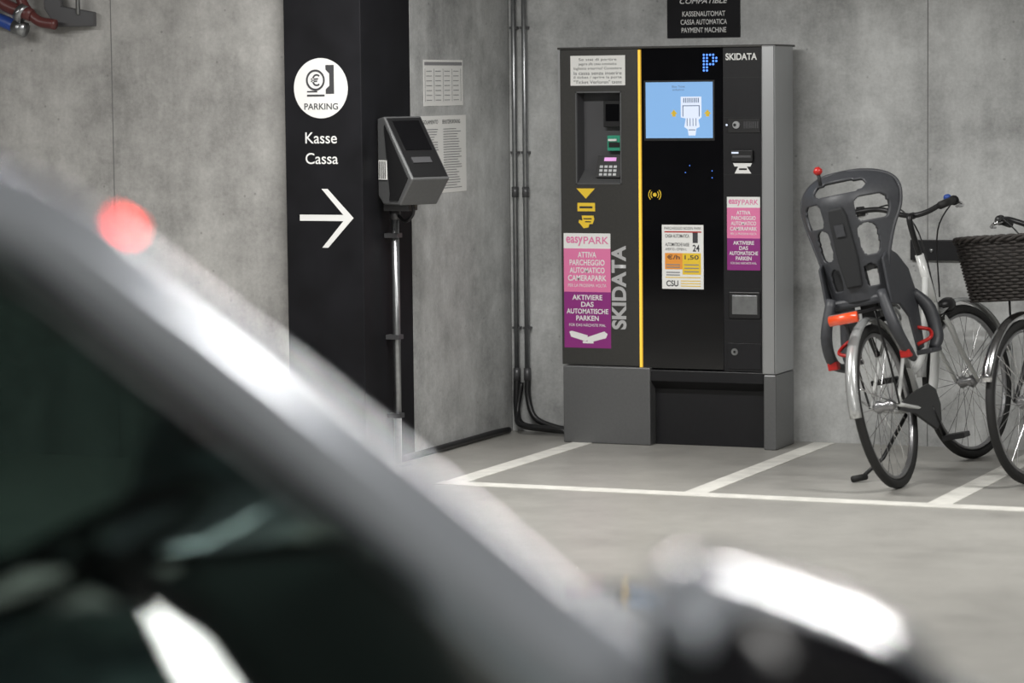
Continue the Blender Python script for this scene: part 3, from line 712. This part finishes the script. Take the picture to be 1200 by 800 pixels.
for i in range(nx_+1):
    x=.0-2.1*i/nx_
    for j in range(ny_+1):
        y=-.60+1.2*j/ny_
        zz=1.575+.03*(1-(y/.6)**2)+.03*math.sin(math.pi*i/nx_)-.03*(i/nx_)
        v.append((x,y,zz))
for i in range(nx_):
    for j in range(ny_): f.append((i*(ny_+1)+j,(i+1)*(ny_+1)+j,(i+1)*(ny_+1)+j+1,i*(ny_+1)+j+1))
o=mk('roof',car,v,f,M_car,True); mo=o.modifiers.new('s','SOLIDIFY'); mo.thickness=.03
apil=[(-2.2,.60,1.50),(-1.6,.61,1.585),(-.8,.61,1.61),(-.2,.605,1.605),(0,.60,1.582),(.15,.625,1.475),(.33,.665,1.325),(.53,.71,1.15),(.72,.75,1.01)]
for s in (-1,1):
    pts=[(a,b*s,c) for a,b,c in apil]
    tube('roof_rail_pillar_%d'%(s+1),car,pts,[.036]*5+[.038,.040,.042,.046],M_car,28,8)
    tube('window_seal_%d'%(s+1),car,[(a-.03,(b+.012)*s,c-.045) for a,b,c in apil[1:]],.010,M_cart,8,6)
    tube('b_pillar_%d'%(s+1),car,[(-.95,.87*s,1.03),(-.98,.62*s,1.58)],.035,M_cart,10)
    tube('c_pillar_%d'%(s+1),car,[(-2.0,.86*s,1.04),(-2.15,.62*s,1.52)],.06,M_car,12)
    tube('belt_trim_%d'%(s+1),car,[(-2.2,.845*s,1.045),(-1,.868*s,1.05),(.55,.84*s,1.035)],.012,M_cart,8,4)
    gp=[(-2.1,.615,1.49),(-1.6,.615,1.56),(-.8,.615,1.585),(-.2,.61,1.58),(-.02,.605,1.55),(.15,.63,1.44),(.33,.67,1.295),(.53,.715,1.12),(.6,.735,1.05)]
    v=[];f=[];n=6
    for (a,b,c) in gp:
        for k in range(n+1):
            t=k/n; v.append((a,(b+(.84-b)*t)*s,c+(1.04-c)*t))
    for i in range(len(gp)-1):
        for k in range(n): f.append((i*(n+1)+k,(i+1)*(n+1)+k,(i+1)*(n+1)+k+1,i*(n+1)+k+1))
    mk('side_glass_%d'%(s+1),car,v,f,M_cglass,True)
    for tag,x in (('front',1.0),('rear',-1.65)):
        v,f=torusv((x,.80*s,.32),.235,.085,ex,ez,ey,40,12,rz=.10); mk('%s_tire_%d'%(tag,s+1),car,v,f,M_rubber,True)
        disc('%s_arch_%d'%(tag,s+1),car,(x,.885*s,.34),ex*(-s),ez,.37,.004,M_cart)
        disc('%s_rim_%d'%(tag,s+1),car,(x,.898*s,.32),ex*(-s),ez,.19,.012,M_alu)
        parts=[]
        for k in range(7):
            a=2*math.pi*k/7; parts.append(sweepv([V3((x,.915*s,.32)),V3((x+.19*math.cos(a),.912*s,.32+.19*math.sin(a)))],.016,6))
        V,F=merge(parts); mk('%s_spokes_%d'%(tag,s+1),car,V,F,M_alu,True)
        v,f=torusv((x,.86*s,.32),.28,.04,ex,ez,ey,40,10,rz=.05); mk('%s_tread_%d'%(tag,s+1),car,v,f,M_rubber,True)
    poly('headlight_%d'%(s+1),car,(1.50,.62*s,.62),V3((.35,-.9*s,0)).normalized(),ez,[(-.12,0),(.12,0),(.10,.10),(-.10,.12)],.01,M_chrome,.003)
    poly('tail_lamp_%d'%(s+1),car,(-2.50,.66*s,.75),ey,ez,[(-.07,0),(.07,0),(.06,.2),(-.06,.2)],.02,M_red,.004)
# door mirror: painted top cap over a black housing
mx0=.610; mz0=1.180
def mirror_pt(t,a,wy,wz,grow=0):
    c_,s_=math.cos(a),math.sin(a); kk=(abs(c_)**3.4+abs(s_)**3.4)**(-1/3.4)
    dx=(.118+grow)*c_*kk*wy
    return V3((mx0+dx,-(.86+t),mz0+(.105+grow)*s_*kk*wz-.36*dx-.02*t))
ms=[(0,.55,.5),(.02,.85,.8),(.05,.97,.95),(.11,1,1),(.17,.97,.96),(.205,.85,.82),(.225,.5,.5)]
v=[];f=[];K=32
for (t,wy,wz) in ms:
    for k in range(K): v.append(mirror_pt(t,2*math.pi*k/K,wy,wz))
for i in range(len(ms)-1):
    for k in range(K): f.append((i*K+k,i*K+(k+1)%K,(i+1)*K+(k+1)%K,(i+1)*K+k))
f+=[tuple(range(K)),tuple(range(6*K,7*K))[::-1]]
o=mk('mirror_housing',car,v,f,M_cart,True); mo=o.modifiers.new('s','SUBSURF'); mo.levels=1; mo.render_levels=2
v=[];f=[];n=28
msc=ms[:6]
for (t,wy,wz) in msc:
    for k in range(n+1):
        v.append(mirror_pt(t,math.radians(20+140*k/n),wy,wz,.004))
for i in range(len(msc)-1):
    for k in range(n): f.append((i*(n+1)+k,i*(n+1)+k+1,(i+1)*(n+1)+k+1,(i+1)*(n+1)+k))
o=mk('mirror_cap',car,v,f,M_car,True); mo=o.modifiers.new('s','SUBSURF'); mo.levels=1; mo.render_levels=2
tube('mirror_arm',car,[(.55,-.82,1.02),(.57,-.88,1.08),(.585,-.95,1.13)],.03,M_cart,10,4)
# windshield
v=[];f=[];n=10
ap=[(0,.58,1.565),(.15,.60,1.458),(.33,.64,1.308),(.53,.685,1.133),(.66,.71,1.04)]
for (a,b,c) in ap:
    for k in range(n+1):
        y=-b+2*b*k/n; v.append((a+.005*(1-(y/b)**2),y,c))
for i in range(len(ap)-1):
    for k in range(n): f.append((i*(n+1)+k,(i+1)*(n+1)+k,(i+1)*(n+1)+k+1,i*(n+1)+k+1))
mk('windshield',car,v,f,M_cglass,True)
mk('rear_glass',car,[(-2.12,-.6,1.53),(-2.12,.6,1.53),(-2.38,.76,1.05),(-2.38,-.76,1.05)],[(0,1,2,3)],M_cglass)
box('dashboard',car,(.25,-.70,.95),(.66,.70,1.06),M_cint,.04)
for s in (-1,1):
    box('seat_base_%d'%(s+1),car,(-.75,.36*s-.24,.9),(-.25,.36*s+.24,1.06),M_cint,.05)
    poly('seat_back_%d'%(s+1),car,(0,.36*s+.22,0),ex,ez,[(-.75,1.0),(-.60,1.0),(-.72,1.42),(-.80,1.42)],.44,M_cint,.04)
    box('headrest_%d'%(s+1),car,(-.84,.36*s-.11,1.42),(-.75,.36*s+.11,1.54),M_cint,.03)
sw=V3((-.4,0,.9)).normalized(); e1=ey; e2=sw.cross(e1)
v,f=torusv((.12,.36,1.12),.17,.014,e1,e2,sw,40,8); mk('steering_wheel',car,v,f,M_cint,True)
tube('steering_column',car,[(.12,.36,1.12),(.35,.36,1.0)],.03,M_cint)
tube('red_glow_bead',car,[(.100,-.60,1.564),(.116,-.60,1.553)],.0065,M_redglow,10)  # added glowing bead, stands in for a blurred red glow

# ------------------------------------------------------------------ lamps
def lamp(x,y,L,power,rot=0,col=(1,.985,.95),w=.14):
    e=empty('ceiling_lamp',T(x,y,CEIL)@Matrix.Rotation(rot,4,'Z'))
    box('housing',e,(-L/2-.03,-w/2-.03,-.09),(L/2+.03,w/2+.03,-.0005),M_lampbody,.01)
    ld=bpy.data.lights.new('tube','AREA'); ld.shape='RECTANGLE'; ld.size=L; ld.size_y=w; ld.energy=power; ld.color=col
    lo=bpy.data.objects.new('tube_light',ld); bpy.context.collection.objects.link(lo); lo.parent=e; lo.location=(0,0,-.095)
lamp(.4,-2.7,1.5,82)
lamp(3.6,-2.7,1.5,76)
lamp(-2.6,-3.6,1.5,38)
lamp(1.5,-6.0,1.5,70)
lamp(-3,-8,1.5,36)
lamp(4.45,-8.77,1.5,80,rot=th+al)  # unseen lamp, placed so its reflection forms the door mirror highlight
lamp(5.53,-12.34,.85,36,rot=th+al+math.pi/2,w=.20)  # unseen lamp, added and sized to reflect as a streak on the pillar
lamp(2.0,-13,1.5,60)
ww=bpy.data.worlds.new('world'); bpy.context.scene.world=ww; ww.use_nodes=True
ww.node_tree.nodes['Background'].inputs[0].default_value=(.5,.55,.62,1); ww.node_tree.nodes['Background'].inputs[1].default_value=.15

# ------------------------------------------------------------------ camera
cd=bpy.data.cameras.new('camera'); co=bpy.data.objects.new('camera',cd); bpy.context.collection.objects.link(co)
cd.lens=105; cd.sensor_width=36
p=math.atan(300/3500)
d=fwd*math.cos(p)-V3((0,0,1))*math.sin(p)
co.matrix_world=Matrix.Translation(CAM)@(d.to_track_quat('-Z','Y').to_matrix().to_4x4())@Matrix.Rotation(math.radians(-.6),4,'Z')
cd.dof.use_dof=True; cd.dof.focus_distance=13.4; cd.dof.aperture_fstop=2.1; cd.clip_end=100
bpy.context.scene.camera=co
bpy.context.scene.view_settings.view_transform='Standard'
bpy.context.scene.view_settings.look='None'
